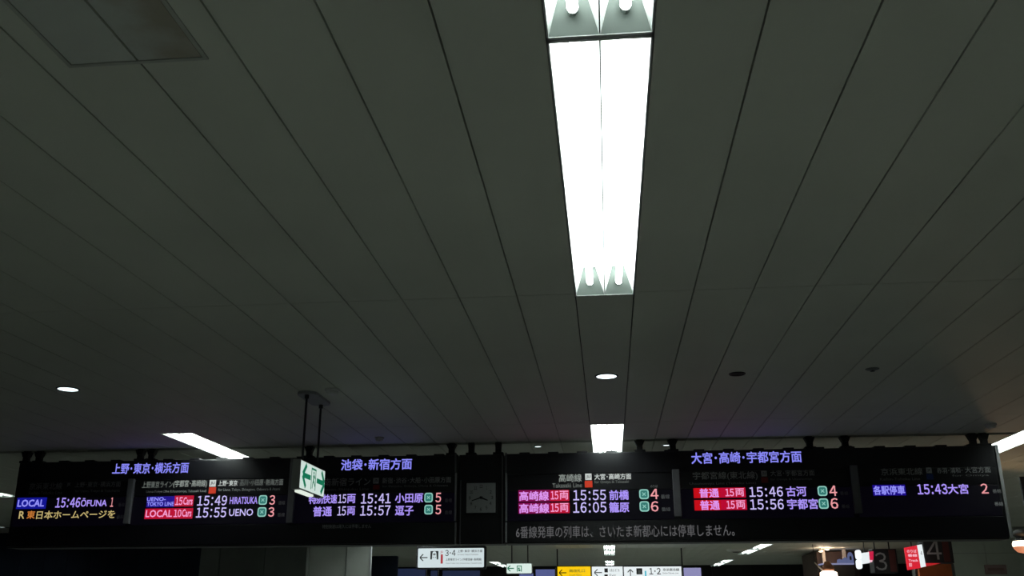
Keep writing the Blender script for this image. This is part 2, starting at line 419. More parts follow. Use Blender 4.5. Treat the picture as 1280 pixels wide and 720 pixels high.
# sprinkler, detectors
t = thing('sprinkler', (1.81, 6.39, CEIL), 'small dark sprinkler head on the right of the ceiling', 'sprinkler')
MB().lathe((1.81, 6.39, CEIL), [(0.046, 0), (0.043, -0.004), (0.030, -0.007), (0.012, -0.010), (0, -0.011)], 24).build('escutcheon', MT['socket'], t, smooth=True)
MB().lathe((1.81, 6.39, CEIL), [(0.004, -0.010), (0.006, -0.015), (0.016, -0.016), (0.016, -0.018), (0, -0.019)], 20).build('deflector', MT['rod'], t)
def detector(X, Y, r, label):
    t = thing('smoke_detector', (X, Y, CEIL), label, 'smoke detector')
    MB().lathe((X, Y, CEIL), [(r, 0), (r, -0.012), (r * 0.92, -0.018), (r * 0.86, -0.018)], 28).build('base', MT['pale_plastic'], t, smooth=True)
    MB().lathe((X, Y, CEIL), [(r * 0.84, -0.016), (r * 0.8, -0.03), (r * 0.5, -0.042), (0, -0.046)], 28).build('cover', MT['pale_plastic'], t, smooth=True)
detector(-2.10, 8.64, 0.045, 'pale round smoke detector on the ceiling near the left blue heading')
detector(3.37, 8.57, 0.05, 'pale round smoke detector above the right end of the boards')
detector(-1.97, 6.60, 0.055, 'pale smoke detector beside the mounting plate of the hanging exit sign')

# access hatch with a stained corner
hx0, hx1 = HX; hy0, hy1 = HY
t = thing('access_hatch', ((hx0 + hx1) / 2, (hy0 + hy1) / 2, CEIL), 'square ceiling access hatch with brown stain, top left', 'access hatch')
MT['hatch'] = mat('hatch_frame_paint', (0.46, 0.485, 0.43), 0.6, noise=0.1, scale=8)
mb = MB(); wd = 0.014
for a, b, c, d in ((hx0, hx1, hy1 - wd, hy1), (hx0, hx1, hy0, hy0 + wd), (hx0, hx0 + wd, hy0 + wd, hy1 - wd), (hx1 - wd, hx1, hy0 + wd, hy1 - wd)):
    mb.box(a, b, c, d, CEIL - 0.005, CEIL + 0.004, 0.0015)
mb.build('frame', MT['hatch'], t)
hm = bpy.data.materials.new('stained_hatch_panel'); hm.use_nodes = True; nt = hm.node_tree; bs = nt.nodes['Principled BSDF']; bs.inputs['Roughness'].default_value = 0.62
tc = nt.nodes.new('ShaderNodeTexCoord'); nz = nt.nodes.new('ShaderNodeTexNoise'); nz.inputs['Scale'].default_value = 7; nz.inputs['Detail'].default_value = 5
gx = nt.nodes.new('ShaderNodeSeparateXYZ'); ad = nt.nodes.new('ShaderNodeMath'); ad.operation = 'ADD'; rp = nt.nodes.new('ShaderNodeValToRGB')
mr = nt.nodes.new('ShaderNodeMapRange'); mr.inputs['From Min'].default_value = -1.36; mr.inputs['From Max'].default_value = -1.12
mr.inputs['To Min'].default_value = 0; mr.inputs['To Max'].default_value = 0.55
nt.links.new(tc.outputs['Object'], nz.inputs['Vector']); nt.links.new(tc.outputs['Object'], gx.inputs['Vector']); nt.links.new(gx.outputs['X'], mr.inputs['Value'])
nt.links.new(nz.outputs['Fac'], ad.inputs[0]); nt.links.new(mr.outputs['Result'], ad.inputs[1]); nt.links.new(ad.outputs[0], rp.inputs['Fac'])
rp.color_ramp.elements[0].position = 0.62; rp.color_ramp.elements[0].color = (0.56, 0.59, 0.54, 1); rp.color_ramp.elements[1].position = 0.98; rp.color_ramp.elements[1].color = (0.40, 0.365, 0.29, 1)
nt.links.new(rp.outputs['Color'], bs.inputs['Base Color'])
mb = MB(); xm = PX0 + 6 * PW
mb.box(hx0 + wd + 0.0025, xm - 0.004, hy0 + wd + 0.0025, hy1 - wd - 0.0025, CEIL - 0.003, CEIL + 0.003)
mb.box(xm + 0.004, hx1 - wd - 0.0025, hy0 + wd + 0.0025, hy1 - wd - 0.0025, CEIL - 0.003, CEIL + 0.003)
mb.build('panel', hm, t)

# ================================================================== DEPARTURE BOARDS
YB = 9.0                               # front face of the boards
PF = FRONT(YB)
def bp(x, y, Y=YB): p = onY(x, y, Y); return p.x, p.z
ZT, ZB = CZ + 1.415, CZ + 0.582        # top and bottom of the boards
XL, X1, X2, XR = bp(15, 630)[0], bp(571, 630)[0], bp(631, 630)[0], bp(1254, 620)[0]
def px_box(x0, x1, y0, y1, Y=YB):
    xc, yc = (x0 + x1) / 2, (y0 + y1) / 2
    return bp(x0, yc, Y)[0], bp(x1, yc, Y)[0], bp(xc, y1, Y)[1], bp(xc, y0, Y)[1]
Z_HEAD = bp(300, 599)[1]               # joint between heading band and display band
Z_LOW = bp(300, 655.5)[1]              # joint between display band and lower band
def hood(mb, X0, X1):                  # low latches on the top edge
    n = max(2, int((X1 - X0) / 0.27))
    for k in range(n):
        x = X0 + (k + 0.5) * (X1 - X0) / n
        mb.box(x - 0.05, x + 0.05, YB + 0.02, YB + 0.2, ZT - 0.002, ZT + 0.013, 0.004)
def board(X0, Xe, label):
    t = thing('departure_board', ((X0 + Xe) / 2, YB + 0.14, ZB), label, 'departure board')
    h = MB().box(X0, Xe, YB + 0.02, YB + 0.28, ZB, ZT, 0.006); hood(h, X0 + 0.05, Xe - 0.05)
    h.build('casing', MT['black'], t)
    return t
def lettering(parent, rows, m, bold=0.02, name='lettering', pl=PF, out=0.003, conv=px_box):
    for body, x0, x1, y0, y1 in rows:
        mb = MB(); put_text(mb, pl, body, *conv(x0, x1, y0, y1), bold=bold, out=out); mb.build(name, m, parent, recalc=False)
def blocks(parent, rects, m, name='type_block', out=0.0015):
    for r in rects:
        mb = MB(); put_quad(mb, PF, *px_box(*r), out=out); mb.build(name, m, parent, recalc=False)
def green_car(parent, x0, x1, y0, y1):
    u0, u1, v0, v1 = px_box(x0, x1, y0, y1); w_ = u1 - u0
    mb = MB(); put_shape(mb, PF, rrect(u0, u1, v0, v1, w_ * 0.28), 0.002)
    o = mb.build('green_car_mark', MT['teal_ring'], parent, recalc=False)
    mb = MB(); i = w_ * 0.13; put_shape(mb, PF, rrect(u0 + i, u1 - i, v0 + i, v1 - i, w_ * 0.19), 0.003)
    mb.build('green_car_core', MT['teal_core'], parent, recalc=False)
    mb = MB(); cu, cv = (u0 + u1) / 2, (v0 + v1) / 2; a = w_ * 0.24; b = w_ * 0.045
    for s in (1, -1):
        d = Vector((1, s)).normalized(); n = Vector((-d.y, d.x)) * b; c = Vector((cu, cv))
        put_shape(mb, PF, [tuple(c + d * a + n), tuple(c - d * a + n), tuple(c - d * a - n), tuple(c + d * a - n)], 0.004 + 0.0005 * s)
    mb.build('green_car_clover', MT['teal_ring'], parent, recalc=False)
def slab(name, m, parent, X0, Xe, Z0, Z1, d=0.02, off=0.0):
    return MB().box(X0, Xe, YB - off, YB + d + 0.006, Z0, Z1, 0.003).build(name, m, parent)
def hanger(parent, x, wide=0.10):
    X = bp(x, 565)[0]; m = MB()
    m.box(X - 0.028, X + 0.028, YB + 0.05, YB + 0.10, ZT - 0.01, CEIL + 0.03, 0.004)
    m.prism([(X - wide / 2, YB + 0.04, CEIL - 0.004), (X + wide / 2, YB + 0.04, CEIL - 0.004), (X + 0.026, YB + 0.04, CEIL - 0.055), (X - 0.026, YB + 0.04, CEIL - 0.055)], (0, 0.07, 0))
    m.box(X - 0.05, X + 0.05, YB + 0.035, YB + 0.12, ZT - 0.002, ZT + 0.022, 0.004)
    return m.build('hanger', MT['black_matt'], parent)
def divider(parent, xb, yt, yb, wpx=7.5):
    X = bp(xb, (yt + yb) / 2)[0]; z1, z0 = bp(xb, yt)[1], bp(xb, yb)[1]; hw = wpx * 0.0079 / 2
    return MB().box(X - hw, X + hw, YB - 0.035, YB + 0.01, z0, z1, 0.006).build('divider_post', MT['post'], parent)
def trim_strip(parent, x, y0, y1, wpx=2.0, m='trim'):
    X = bp(x, (y0 + y1) / 2)[0]; hw = wpx * 0.0079 / 2
    return MB().box(X - hw, X + hw, YB - 0.012, YB + 0.02, bp(x, y1)[1], bp(x, y0)[1], 0.002).build('trim_strip', MT[m], parent)
def face(t, X0, Xe, cells):
    """Heading band, display band cut into cells, lower band. Returns the parts."""
    g = 0.004
    hd = slab('heading_panel', MT['black_panel'], t, X0 + 0.012, Xe - 0.012, Z_HEAD + g, ZT - 0.012)
    lw = slab('message_panel', MT['black_panel'], t, X0 + 0.012, Xe - 0.012, ZB + 0.012, Z_LOW - g)
    out = []
    for a, b in cells:
        ztop = bp((a + b) / 2, 617)[1]
        xa, xb = bp(a, 630)[0], bp(b, 630)[0]
        out.append((slab('line_name_panel', MT['black_panel'], t, xa + g, xb - g, Z_HEAD - 0.155 + g, Z_HEAD - g),
                    slab('led_display', MT['led_unlit'], t, xa + g, xb - g, Z_LOW + g, Z_HEAD - 0.155 - g)))
    return hd, lw, out

# ---- left board: three sections
tl = board(XL, X1, 'left black departure board with three sections, exit sign hanging before it')
hd, lw, cells = face(tl, XL, X1, [(18, 159), (165, 362), (368, 570)])
lettering(hd, [('上野･東京･横浜方面', 141, 236, 578.5, 592), ('池袋･新宿方面', 426.5, 515, 573.5, 587.5)], MT['head_led'], 0.022)
(n1, d1), (n2, d2), (n3, d3) = cells
lettering(n1, [('京浜東北線', 37, 78, 603.5, 612), ('上野･東京･横浜方面', 94, 151, 602, 609)], MT['print_dim'], 0.01)
lettering(n1, [('JK', 84, 88.5, 603.5, 608.5)], MT['print'], 0.02, 'line_symbol')
lettering(n1, [('Keihin-Tohoku Line', 36, 78, 614, 618), ('for Ueno, Tokyo & Yokohama', 94, 150, 612, 616)], MT['print_dim'], 0.0)
blocks(d1, [(21, 58, 622, 636)], MT['led_blue'])
lettering(d1, [('LOCAL', 22.5, 55.5, 624.5, 633.5)], MT['led_pale'], 0.03, 'train_type', out=0.004)
lettering(d1, [('15:46', 70, 100.5, 622, 634.5), ('ŌFUNA', 101.5, 134, 622.5, 633)], MT['led_violet'], 0.02)
lettering(d1, [('1', 138.5, 142, 622, 633.5)], MT['led_num'], 0.01, 'platform_number')
lettering(d1, [('R', 24, 31, 639, 648.5), ('日本ホームページを', 46, 144, 638, 648.5)], MT['led_yellow'], 0.012, 'scrolling_message')
lettering(d1, [('東', 34, 44, 638.5, 648.5)], MT['led_orange'], 0.02, 'scrolling_character')
lettering(d1, [('番線', 148, 156, 628.5, 633.5), ('番線', 146.5, 154.5, 643.5, 648.5)], MT['print_dim'], 0.01, 'platform_print')
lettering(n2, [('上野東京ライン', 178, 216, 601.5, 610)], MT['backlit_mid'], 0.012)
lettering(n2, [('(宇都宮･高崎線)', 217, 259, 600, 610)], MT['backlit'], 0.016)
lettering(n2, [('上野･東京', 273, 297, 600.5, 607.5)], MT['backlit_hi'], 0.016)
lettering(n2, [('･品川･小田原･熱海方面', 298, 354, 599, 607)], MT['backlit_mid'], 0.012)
lettering(n2, [('Ueno-Tokyo Line (Utsunomiya, Takasaki Line)', 183, 258, 612.5, 616.5), ('for Ueno, Tokyo, Shinagawa, Odawara & Atami', 273, 350, 610, 614.5)], MT['print'], 0.01)
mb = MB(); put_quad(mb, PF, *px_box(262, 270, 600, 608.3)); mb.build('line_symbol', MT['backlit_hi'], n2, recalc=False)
lettering(n2, [('JU', 263.5, 268.5, 602, 606.5)], MT['ink'], 0.02, 'line_code', out=0.004)
mb = MB(); put_quad(mb, PF, *px_box(261, 270, 609, 617)); mb.build('line_colour', MT['orange_lit'], n2, recalc=False)
blocks(d2, [(183.5, 218, 620.5, 634)], MT['led_indigo'], 'type_block')
blocks(d2, [(218, 242, 619.5, 633), (181, 241, 635.5, 648.5)], MT['led_red'], 'car_count_block')
lettering(d2, [('UENO-', 184, 207.5, 621.5, 626.5), ('TOKYO LINE', 184, 217.5, 627.5, 632.5)], MT['led_pale'], 0.03, 'train_type', out=0.004)
lettering(d2, [('15', 219.5, 228.5, 621.5, 631.5), ('Cars', 229.5, 241, 621.5, 631), ('LOCAL', 182.5, 215.5, 637.5, 646.5), ('10', 217.5, 227, 637, 646.5), ('Cars', 228, 239.5, 636.5, 646)], MT['led_rose'], 0.02, 'car_count', out=0.004)
lettering(d2, [('15:49', 247, 284, 619.5, 632), ('15:55', 245.5, 283, 634.5, 647), ('UENO', 286.5, 316.5, 636, 645)], MT['led_white'], 0.012)
lettering(d2, [('HIRATSUKA', 287.5, 322, 621, 630)], MT['led_violet'], 0.02, 'destination')
green_car(d2, 323.5, 334, 619, 631); green_car(d2, 322, 333, 634, 646)
lettering(d2, [('3', 337, 344, 619, 631), ('3', 335.5, 343, 634, 646)], MT['led_num'], 0.012, 'platform_number')
lettering(d2, [('番線', 348, 356.5, 626, 631), ('番線', 347, 356, 641, 646)], MT['print_dim'], 0.01, 'platform_print')
lettering(n3, [('湘南新宿ライン', 395, 463, 597.5, 607.5), ('新宿･渋谷･大船･小田原方面', 478, 564, 596.5, 604)], MT['print'], 0.008)
lettering(n3, [('Shonan-Shinjuku Line', 400, 461, 610, 614), ('for Shinjuku, Shibuya, Ofuna & Odawara', 478, 560, 606, 609.5)], MT['print_dim'], 0.0)
mb = MB(); put_quad(mb, PF, *px_box(466.5, 473.5, 597.5, 604.5)); mb.build('line_symbol', MT['print'], n3, recalc=False)
lettering(n3, [('JS', 468, 472.3, 599, 603)], MT['ink'], 0.02, 'line_code', out=0.004)
mb = MB(); put_quad(mb, PF, *px_box(466.5, 474.5, 606, 612)); mb.build('line_colour', MT['orange_dim'], n3, recalc=False)
lettering(d3, [('特', 386, 396, 619, 630), ('別', 395.5, 404, 621.5, 629.5), ('快速', 404, 421.5, 618, 629.5), ('両', 434, 444.5, 617.5, 629), ('小田原', 494, 529, 616.5, 628.5), ('普通', 391.5, 415, 633, 645.5), ('両', 434, 444, 633, 644), ('逗子', 494, 517, 632, 644.5)], MT['led_violet'], 0.026, 'train_type')
lettering(d3, [('15', 423, 433, 618, 629), ('15', 422, 432.5, 633, 644.5), ('15:41', 451.5, 488.5, 617, 629.5), ('15:57', 450.5, 488, 632, 644.5)], MT['led_white'], 0.012)
green_car(d3, 530.5, 541, 616, 628); green_car(d3, 530.5, 541, 631, 643)
lettering(d3, [('5', 544.5, 551.5, 616, 628), ('5', 544.5, 551.5, 631, 643)], MT['led_num'], 0.012, 'platform_number')
lettering(d3, [('番線', 556, 565, 623, 628), ('番線', 556, 565, 638, 643)], MT['print_dim'], 0.01, 'platform_print')
lettering(lw, [('特別快速は尾久には停車しません', 403, 464, 655.5, 660.5)], MT['print'], 0.0)
divider(tl, 162.5, 599, 655); divider(tl, 365.5, 574, 654, 8)
trim_strip(tl, 569.3, 566, 590, 1.6, 'post'); trim_strip(tl, 569.5, 591, 651); trim_strip(tl, 569.5, 653, 680)
for hx in (29, 45, 172, 186, 384): hanger(tl, hx, 0.09)
hanger(tl, 563, 0.10)

# ---- clock panel between the boards
tc_ = thing('clock_panel', ((X1 + X2) / 2, YB + 0.14, ZB), 'narrow black panel carrying the clock between the two boards', 'panel')
h = MB().box(X1 + 0.012, X2 - 0.012, YB + 0.03, YB + 0.28, ZB, ZT, 0.006); h.build('casing', MT['black'], tc_)
slab('front_panel', MT['black_panel'], tc_, X1 + 0.03, X2 - 0.03, ZB + 0.012, ZT - 0.012, d=0.026)
hanger(tc_, 588, 0.06); hanger(tc_, 622, 0.06)
trim_strip(tc_, 575.5, 600, 680, 1.0, 'post'); trim_strip(tc_, 628, 570, 680, 1.2, 'post')
u0, u1, v0, v1 = px_box(583.5, 619.7, 604, 641.2)
cu, cv = (u0 + u1) / 2, (v0 + v1) / 2; hs = (u1 - u0) / 2
ck = thing('wall_clock', (cu, YB, cv), 'square grey clock without second hand set in the black panel', 'clock')
MB().box(cu - hs - 0.012, cu + hs + 0.012, YB - 0.016, YB, cv - hs - 0.012, cv + hs + 0.012, 0.004).build('bezel', MT['black_matt'], ck)
MB().box(cu - hs, cu + hs, YB - 0.022, YB - 0.012, cv - hs, cv + hs, 0.003).build('clock_face', MT['clock_face'], ck)
PC = FRONT(YB - 0.022)
mb = MB()
for k in range(12):
    a = math.radians(90 - 30 * (k + 1)); r = hs * 0.77
    hgt = hs * 0.22; wd_ = hgt * (0.62 if k + 1 < 10 else 1.0) * (0.5 if k == 0 else 1)
    put_text(mb, PC, str(k + 1), cu + r * math.cos(a) - wd_ / 2, cu + r * math.cos(a) + wd_ / 2, cv + r * math.sin(a) - hgt / 2, cv + r * math.sin(a) + hgt / 2, 0.012, 0.002)
mb.build('numerals', MT['ink'], ck, recalc=False)
def hand(name, deg, ln, wd, out):
    a = math.radians(90 - deg); d = Vector((math.cos(a), 0, math.sin(a))); n = Vector((-d.z, 0, d.x)); c = Vector((cu, YB - 0.022 - out, cv))
    MB().prism([c - d * ln * 0.2 + n * wd, c - d * ln * 0.2 - n * wd, c + d * ln - n * wd * 0.55, c + d * ln + n * wd * 0.55], (0, -0.003, 0)).build(name, MT['ink'], ck)
hand('hour_hand', 111, hs * 0.50, 0.009, 0.004); hand('minute_hand', 252, hs * 0.66, 0.007, 0.009)
MB().tube((cu, YB - 0.024, cv), (cu, YB - 0.038, cv), 0.013, 16).build('hub', MT['ink'], ck)

# ---- right board: three sections
tr = board(X2, XR, 'right black departure board with three sections and a grey message line')
hd, lw, cells = face(tr, X2, XR, [(634, 843), (850, 1067), (1073, 1252)])
lettering(hd, [('大宮･高崎･宇都宮方面', 864, 1002, 564.5, 579)], MT['head_led'], 0.022)
(n4, d4), (n5, d5), (n6, d6) = cells
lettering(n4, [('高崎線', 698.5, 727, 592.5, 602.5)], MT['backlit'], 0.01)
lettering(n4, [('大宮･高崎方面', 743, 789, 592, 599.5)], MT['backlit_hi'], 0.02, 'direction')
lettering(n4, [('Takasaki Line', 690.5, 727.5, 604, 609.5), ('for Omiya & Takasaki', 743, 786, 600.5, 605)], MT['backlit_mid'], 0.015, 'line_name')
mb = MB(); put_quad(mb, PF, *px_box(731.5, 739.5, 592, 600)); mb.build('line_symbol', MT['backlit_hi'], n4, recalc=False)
lettering(n4, [('JU', 733, 738, 594, 598.5)], MT['ink'], 0.02, 'line_code', out=0.004)
mb = MB(); put_quad(mb, PF, *px_box(731, 740.5, 601, 609.3)); mb.build('line_colour', MT['orange_lit'], n4, recalc=False)
blocks(d4, [(648, 687.5, 612.5, 627), (648, 687.5, 628.5, 642)], MT['led_mag'])
blocks(d4, [(687.5, 711.5, 612.5, 626.5), (687.5, 712, 628.5, 641.5)], MT['led_red'], 'car_count_block')
lettering(d4, [('高崎線', 649, 686, 614, 626), ('高崎線', 649, 686.5, 629.5, 641.5)], MT['led_pink'], 0.026, 'train_type', out=0.004)
lettering(d4, [('15', 688.5, 698, 614, 624.5), ('両', 699.5, 710.5, 613.5, 624.5), ('15', 688.5, 698.5, 629.5, 640), ('両', 700, 710.5, 629, 640)], MT['led_rose'], 0.02, 'car_count', out=0.004)
lettering(d4, [('15:55', 716.5, 757.5, 612.5, 625.5), ('16:05', 716.5, 758, 627.5, 641)], MT['led_white'], 0.012)
lettering(d4, [('前橋', 761.5, 786, 612.5, 625), ('籠原', 761.5, 786.5, 627.5, 640.5)], MT['led_violet'], 0.026, 'destination')
green_car(d4, 799, 811, 611.5, 624); green_car(d4, 799.5, 811.5, 626.5, 639.5)
lettering(d4, [('4', 813, 823, 611, 624), ('6', 813.5, 823, 626.5, 639.5)], MT['led_num'], 0.012, 'platform_number')
lettering(d4, [('のりば', 813, 822, 606, 609.5), ('番線', 826, 837, 618, 623.5), ('番線', 827, 838, 634, 639)], MT['print'], 0.01, 'platform_print')
lettering(n5, [('宇都宮線(東北線)', 866, 947, 589.5, 600.5), ('大宮･宇都宮方面', 963, 1018, 587.5, 595)], MT['print'], 0.006)
lettering(n5, [('Utsunomiya Line (Tohoku Line)', 862, 945, 602.5, 606.5), ('for Omiya & Utsunomiya', 963, 1015, 597.5, 601)], MT['print_dim'], 0.0, 'line_name')
mb = MB(); put_quad(mb, PF, *px_box(951.5, 958.5, 588.5, 595.5)); mb.build('line_symbol', MT['print'], n5, recalc=False)
lettering(n5, [('JU', 953, 957.3, 590, 594)], MT['ink'], 0.02, 'line_code', out=0.004)
mb = MB(); put_quad(mb, PF, *px_box(951.5, 960, 596.5, 603.5)); mb.build('line_colour', MT['orange_dim'], n5, recalc=False)
blocks(d5, [(867, 900, 610, 622.5), (868, 901, 625, 638)], MT['led_red2'])
blocks(d5, [(900, 932, 609.5, 622), (901, 933.5, 624.5, 637.5)], MT['led_red'], 'car_count_block')
lettering(d5, [('普通', 874, 898.5, 610.5, 622), ('普通', 875, 899.5, 625.5, 637.5)], MT['led_pink'], 0.026, 'train_type', out=0.004)
lettering(d5, [('15', 906.5, 917.5, 611, 620.5), ('両', 919, 930, 610.5, 620.5), ('15', 908, 918.5, 626, 636), ('両', 920, 931.5, 625.5, 636)], MT['led_rose'], 0.02, 'car_count', out=0.004)
lettering(d5, [('15:46', 936.5, 978.5, 608.5, 621), ('15:56', 937.5, 979.5, 624, 637)], MT['led_white'], 0.012)
lettering(d5, [('古河', 982.5, 1008, 608, 620.5), ('宇都宮', 984, 1022.5, 623.5, 636.5)], MT['led_violet'], 0.024, 'destination')
green_car(d5, 1022, 1034, 607.5, 620); green_car(d5, 1023.5, 1035.5, 623, 636)
lettering(d5, [('4', 1036.5, 1046, 607, 620), ('6', 1038, 1047.5, 622.5, 636)], MT['led_num'], 0.012, 'platform_number')
lettering(d5, [('番線', 1050, 1060, 614, 619), ('番線', 1052, 1062, 630.5, 635.5)], MT['print_dim'], 0.01, 'platform_print')
lettering(n6, [('京浜東北線', 1101, 1153, 585, 594), ('赤羽･浦和･', 1171, 1203, 584.5, 591.5), ('大宮方面', 1206, 1238, 583.5, 591)], MT['print'], 0.006)
lettering(n6, [('Keihin-Tohoku Line', 1100, 1150, 597, 600.5), ('for Omiya', 1190, 1236, 593, 596)], MT['print_dim'], 0.0, 'line_name')
mb = MB(); put_quad(mb, PF, *px_box(1157.5, 1164.5, 584.5, 591.5)); mb.build('line_symbol', MT['print'], n6, recalc=False)
lettering(n6, [('JK', 1159, 1163.3, 586, 590)], MT['ink'], 0.02, 'line_code', out=0.004)
mb = MB(); put_quad(mb, PF, *px_box(1158, 1166.5, 592.5, 599.5)); mb.build('line_colour', MT['blue_dim'], n6, recalc=False)
blocks(d6, [(1091, 1132, 606, 619.5)], MT['led_indigo'])
lettering(d6, [('各駅停車', 1091.5, 1131, 607, 618.5)], MT['led_pale'], 0.03, 'train_type', out=0.004)
lettering(d6, [('15:43', 1146.5, 1184, 605, 618)], MT['led_violet'], 0.02)
lettering(d6, [('大宮', 1184.5, 1210.5, 605, 617.5)], MT['led_violet'], 0.02, 'destination')
lettering(d6, [('2', 1226, 1235, 604.5, 617)], MT['led_num'], 0.012, 'platform_number')
lettering(d6, [('番線', 1240.5, 1251.5, 611.5, 616.5), ('番線', 1243, 1254, 627.5, 632.5)], MT['print'], 0.012, 'platform_print')
lettering(lw, [('6番線発車の列車は、さいたま新都心には停車しません。', 645, 918, 656.5, 671.5)], MT['print_msg'], 0.004)
divider(tr, 846, 587, 646, 8.5); divider(tr, 1069.5, 582, 642, 8.5)
trim_strip(tr, 632.6, 566, 590, 1.4, 'post'); trim_strip(tr, 632.8, 591, 651); trim_strip(tr, 632.8, 653, 678)
for hx in (800, 842, 1015, 1060): hanger(tr, hx, 0.10)
hanger(tr, 1222, 0.10); hanger(tr, 1236, 0.09)
MB().box(XR, XR + 0.03, YB + 0.005, YB + 0.03, ZB + 0.01, ZT, 0.004).build('end_trim', MT['sign_grey'], tr)
# ================================================================== HANGING EXIT SIGN IN FRONT OF THE LEFT BOARD
EX0, EX1, EY0, EY1, EZ0, EZ1 = -2.212, -2.152, 6.545, 7.145, CZ + 0.808, CZ + 1.018
t = thing('exit_sign', (-2.18, 6.85, EZ0), 'near lit exit sign with two green arrows on two rods', 'exit sign')
MB().box(EX0, EX1, EY0, EY1, EZ0, EZ1, 0.006).build('case', MT['sign_grey'], t)
MB().box(EX1 - 0.002, EX1 + 0.004, EY0 + 0.008, EY1 - 0.008, EZ0 + 0.01, EZ1 - 0.008, 0.002).build('lit_face', MT['exit_face'], t)
PE = Plane((EX1 + 0.005, 0, 0), (0, 1, 0), (0, 0, 1)); ym, zm = (EY0 + EY1) / 2, (EZ0 + EZ1) / 2
mb = MB(); arrow(mb, PE, EY0 + 0.13, zm, 0.19, math.pi, t=0.19); arrow(mb, PE, EY1 - 0.13, zm, 0.19, 0, t=0.19)
mb.build('arrows', MT['exit_green'], t, recalc=False)
mb = MB(); dw, dh = 0.058, 0.078
put_quad(mb, PE, ym - dw, ym - dw + 0.014, zm - dh, zm + dh); put_quad(mb, PE, ym + dw - 0.014, ym + dw, zm - dh, zm + dh); put_quad(mb, PE, ym - dw, ym + dw, zm + dh - 0.014, zm + dh, 0.003)
# running figure in the doorway
put_shape(mb, PE, [(ym + 0.012 * math.cos(k * math.pi / 5), zm + 0.045 + 0.012 * math.sin(k * math.pi / 5)) for k in range(10)])
for k, (a, b, w_) in enumerate((((0, .03), (-.004, -.012), .012), ((-.004, -.012), (-.022, -.034), .008), ((-.022, -.034), (-.03, -.07), .007), ((-.004, -.012), (.018, -.034), .008), ((.018, -.034), (.034, -.05), .007), ((0, .026), (.026, .006), .006), ((0, .026), (-.026, .012), .006))):
    a, b = Vector(a), Vector(b); d = (b - a).normalized(); n = Vector((-d.y, d.x)) * w_
    put_shape(mb, PE, [(ym + p.x, zm + p.y) for p in (a + n, a - n, b - n, b + n)], 0.0035 + 0.0005 * k)
mb.build('doorway_pictogram', MT['exit_green'], t, recalc=False)
MB().box(EX0 + 0.012, EX1 - 0.004, EY0 + 0.05, EY0 + 0.36, EZ0 - 0.016, EZ0 + 0.002, 0.005).build('under_lamp', glow('exit_under_lamp', (226, 236, 224), 1.0), t)
for yy in (6.67, 7.03):
    mb = MB().tube((-2.182, yy, EZ1 - 0.003), (-2.182, yy, CEIL - 0.02), 0.0085, 12)
    mb.tube((-2.182, yy, CEIL - 0.05), (-2.182, yy, CEIL - 0.018), 0.016, 12)
    mb.build('rod', MT['rod'], t, smooth=False)
mb = MB(); pts = []
for k in range(28):
    a = 2 * math.pi * k / 28; s = 0.16 if math.sin(a) > 0 else -0.16
    pts.append((-2.182 + 0.075 * math.cos(a), 6.85 + 0.075 * math.sin(a) + s, CEIL - 0.022))
mb.prism(pts, (0, 0, 0.022)); mb.build('mounting_plate', MT['sign_grey'], t)

# ================================================================== FAR SIGNS UNDER THE BOARDS
def sign_case(t, u0, u1, v0, v1, Y, d=0.12, fr=0.03, m='sign_black'):
    mb = MB(); mb.prism([(a, Y, b) for a, b in rrect(u0, u1, v0, v1, 0.035)], (0, d, 0)); return mb.build('frame', MT[m], t)
def conv_at(Y):
    def f(x0, x1, y0, y1): return px_box(x0, x1, y0, y1, Y)
    return f
# -- 3·4 direction sign
Y = 20.0; cv_ = conv_at(Y - 0.01); pl = FRONT(Y - 0.01)
u0, u1, v0, v1 = px_box(520.5, 607.5, 682.5, 711.5, Y)
t = thing('direction_sign', ((u0 + u1) / 2, Y, v0), 'white lit sign with left arrow and numbers 3·4 below the clock', 'sign')
sign_case(t, u0, u1, v0, v1, Y)
a0, a1, b0, b1 = px_box(522.5, 605, 685.3, 709.3, Y)
mb = MB(); mb.prism([(a, Y - 0.008, b) for a, b in rrect(a0, a1, b0, b1, 0.02)], (0, 0.02, 0)); fc = mb.build('lit_face', MT['sign_lit'], t)
mb = MB(); q = cv_(525, 534.5, 693, 701); arrow(mb, pl, (q[0] + q[1]) / 2, (q[2] + q[3]) / 2, q[1] - q[0], math.pi, t=0.13)
mb.build('arrow', MT['ink'], fc, recalc=False)
mb = MB(); q = cv_(538, 548, 688.8, 699.3); put_quad(mb, pl, *q, 0.002); mb.build('train_pictogram', MT['ink'], fc, recalc=False)
mb = MB(); um = (q[0] + q[1]) / 2; uw, vh = q[1] - q[0], q[3] - q[2]
put_shape(mb, pl, [(um - uw * .30, q[2]), (um + uw * .30, q[2]), (um + uw * .24, q[2] + vh * .8), (um + uw * .12, q[2] + vh * .95), (um - uw * .12, q[2] + vh * .95), (um - uw * .24, q[2] + vh * .8)], 0.004)
mb.build('train_front', MT['sign_lit'], fc, recalc=False)
mb = MB(); put_quad(mb, pl, um - uw * .15, um + uw * .15, q[2] + vh * .5, q[2] + vh * .72, 0.006); put_quad(mb, pl, um - uw * .2, um - uw * .08, q[2] + vh * .2, q[2] + vh * .3, 0.006); put_quad(mb, pl, um + uw * .08, um + uw * .2, q[2] + vh * .2, q[2] + vh * .3, 0.006)
mb.build('train_windows', MT['ink_grey'], fc, recalc=False)
mb = MB(); put_quad(mb, pl, *cv_(550.8, 553.6, 693, 704.5), 0.002); mb.build('line_colour_bar', MT['bar_red'], fc, recalc=False)
mb = MB(); put_text(mb, pl, 'JU', *cv_(550.6, 553.8, 688.5, 692), 0.02, 0.003); mb.build('line_code', MT['bar_red'], fc, recalc=False)
mb = MB()
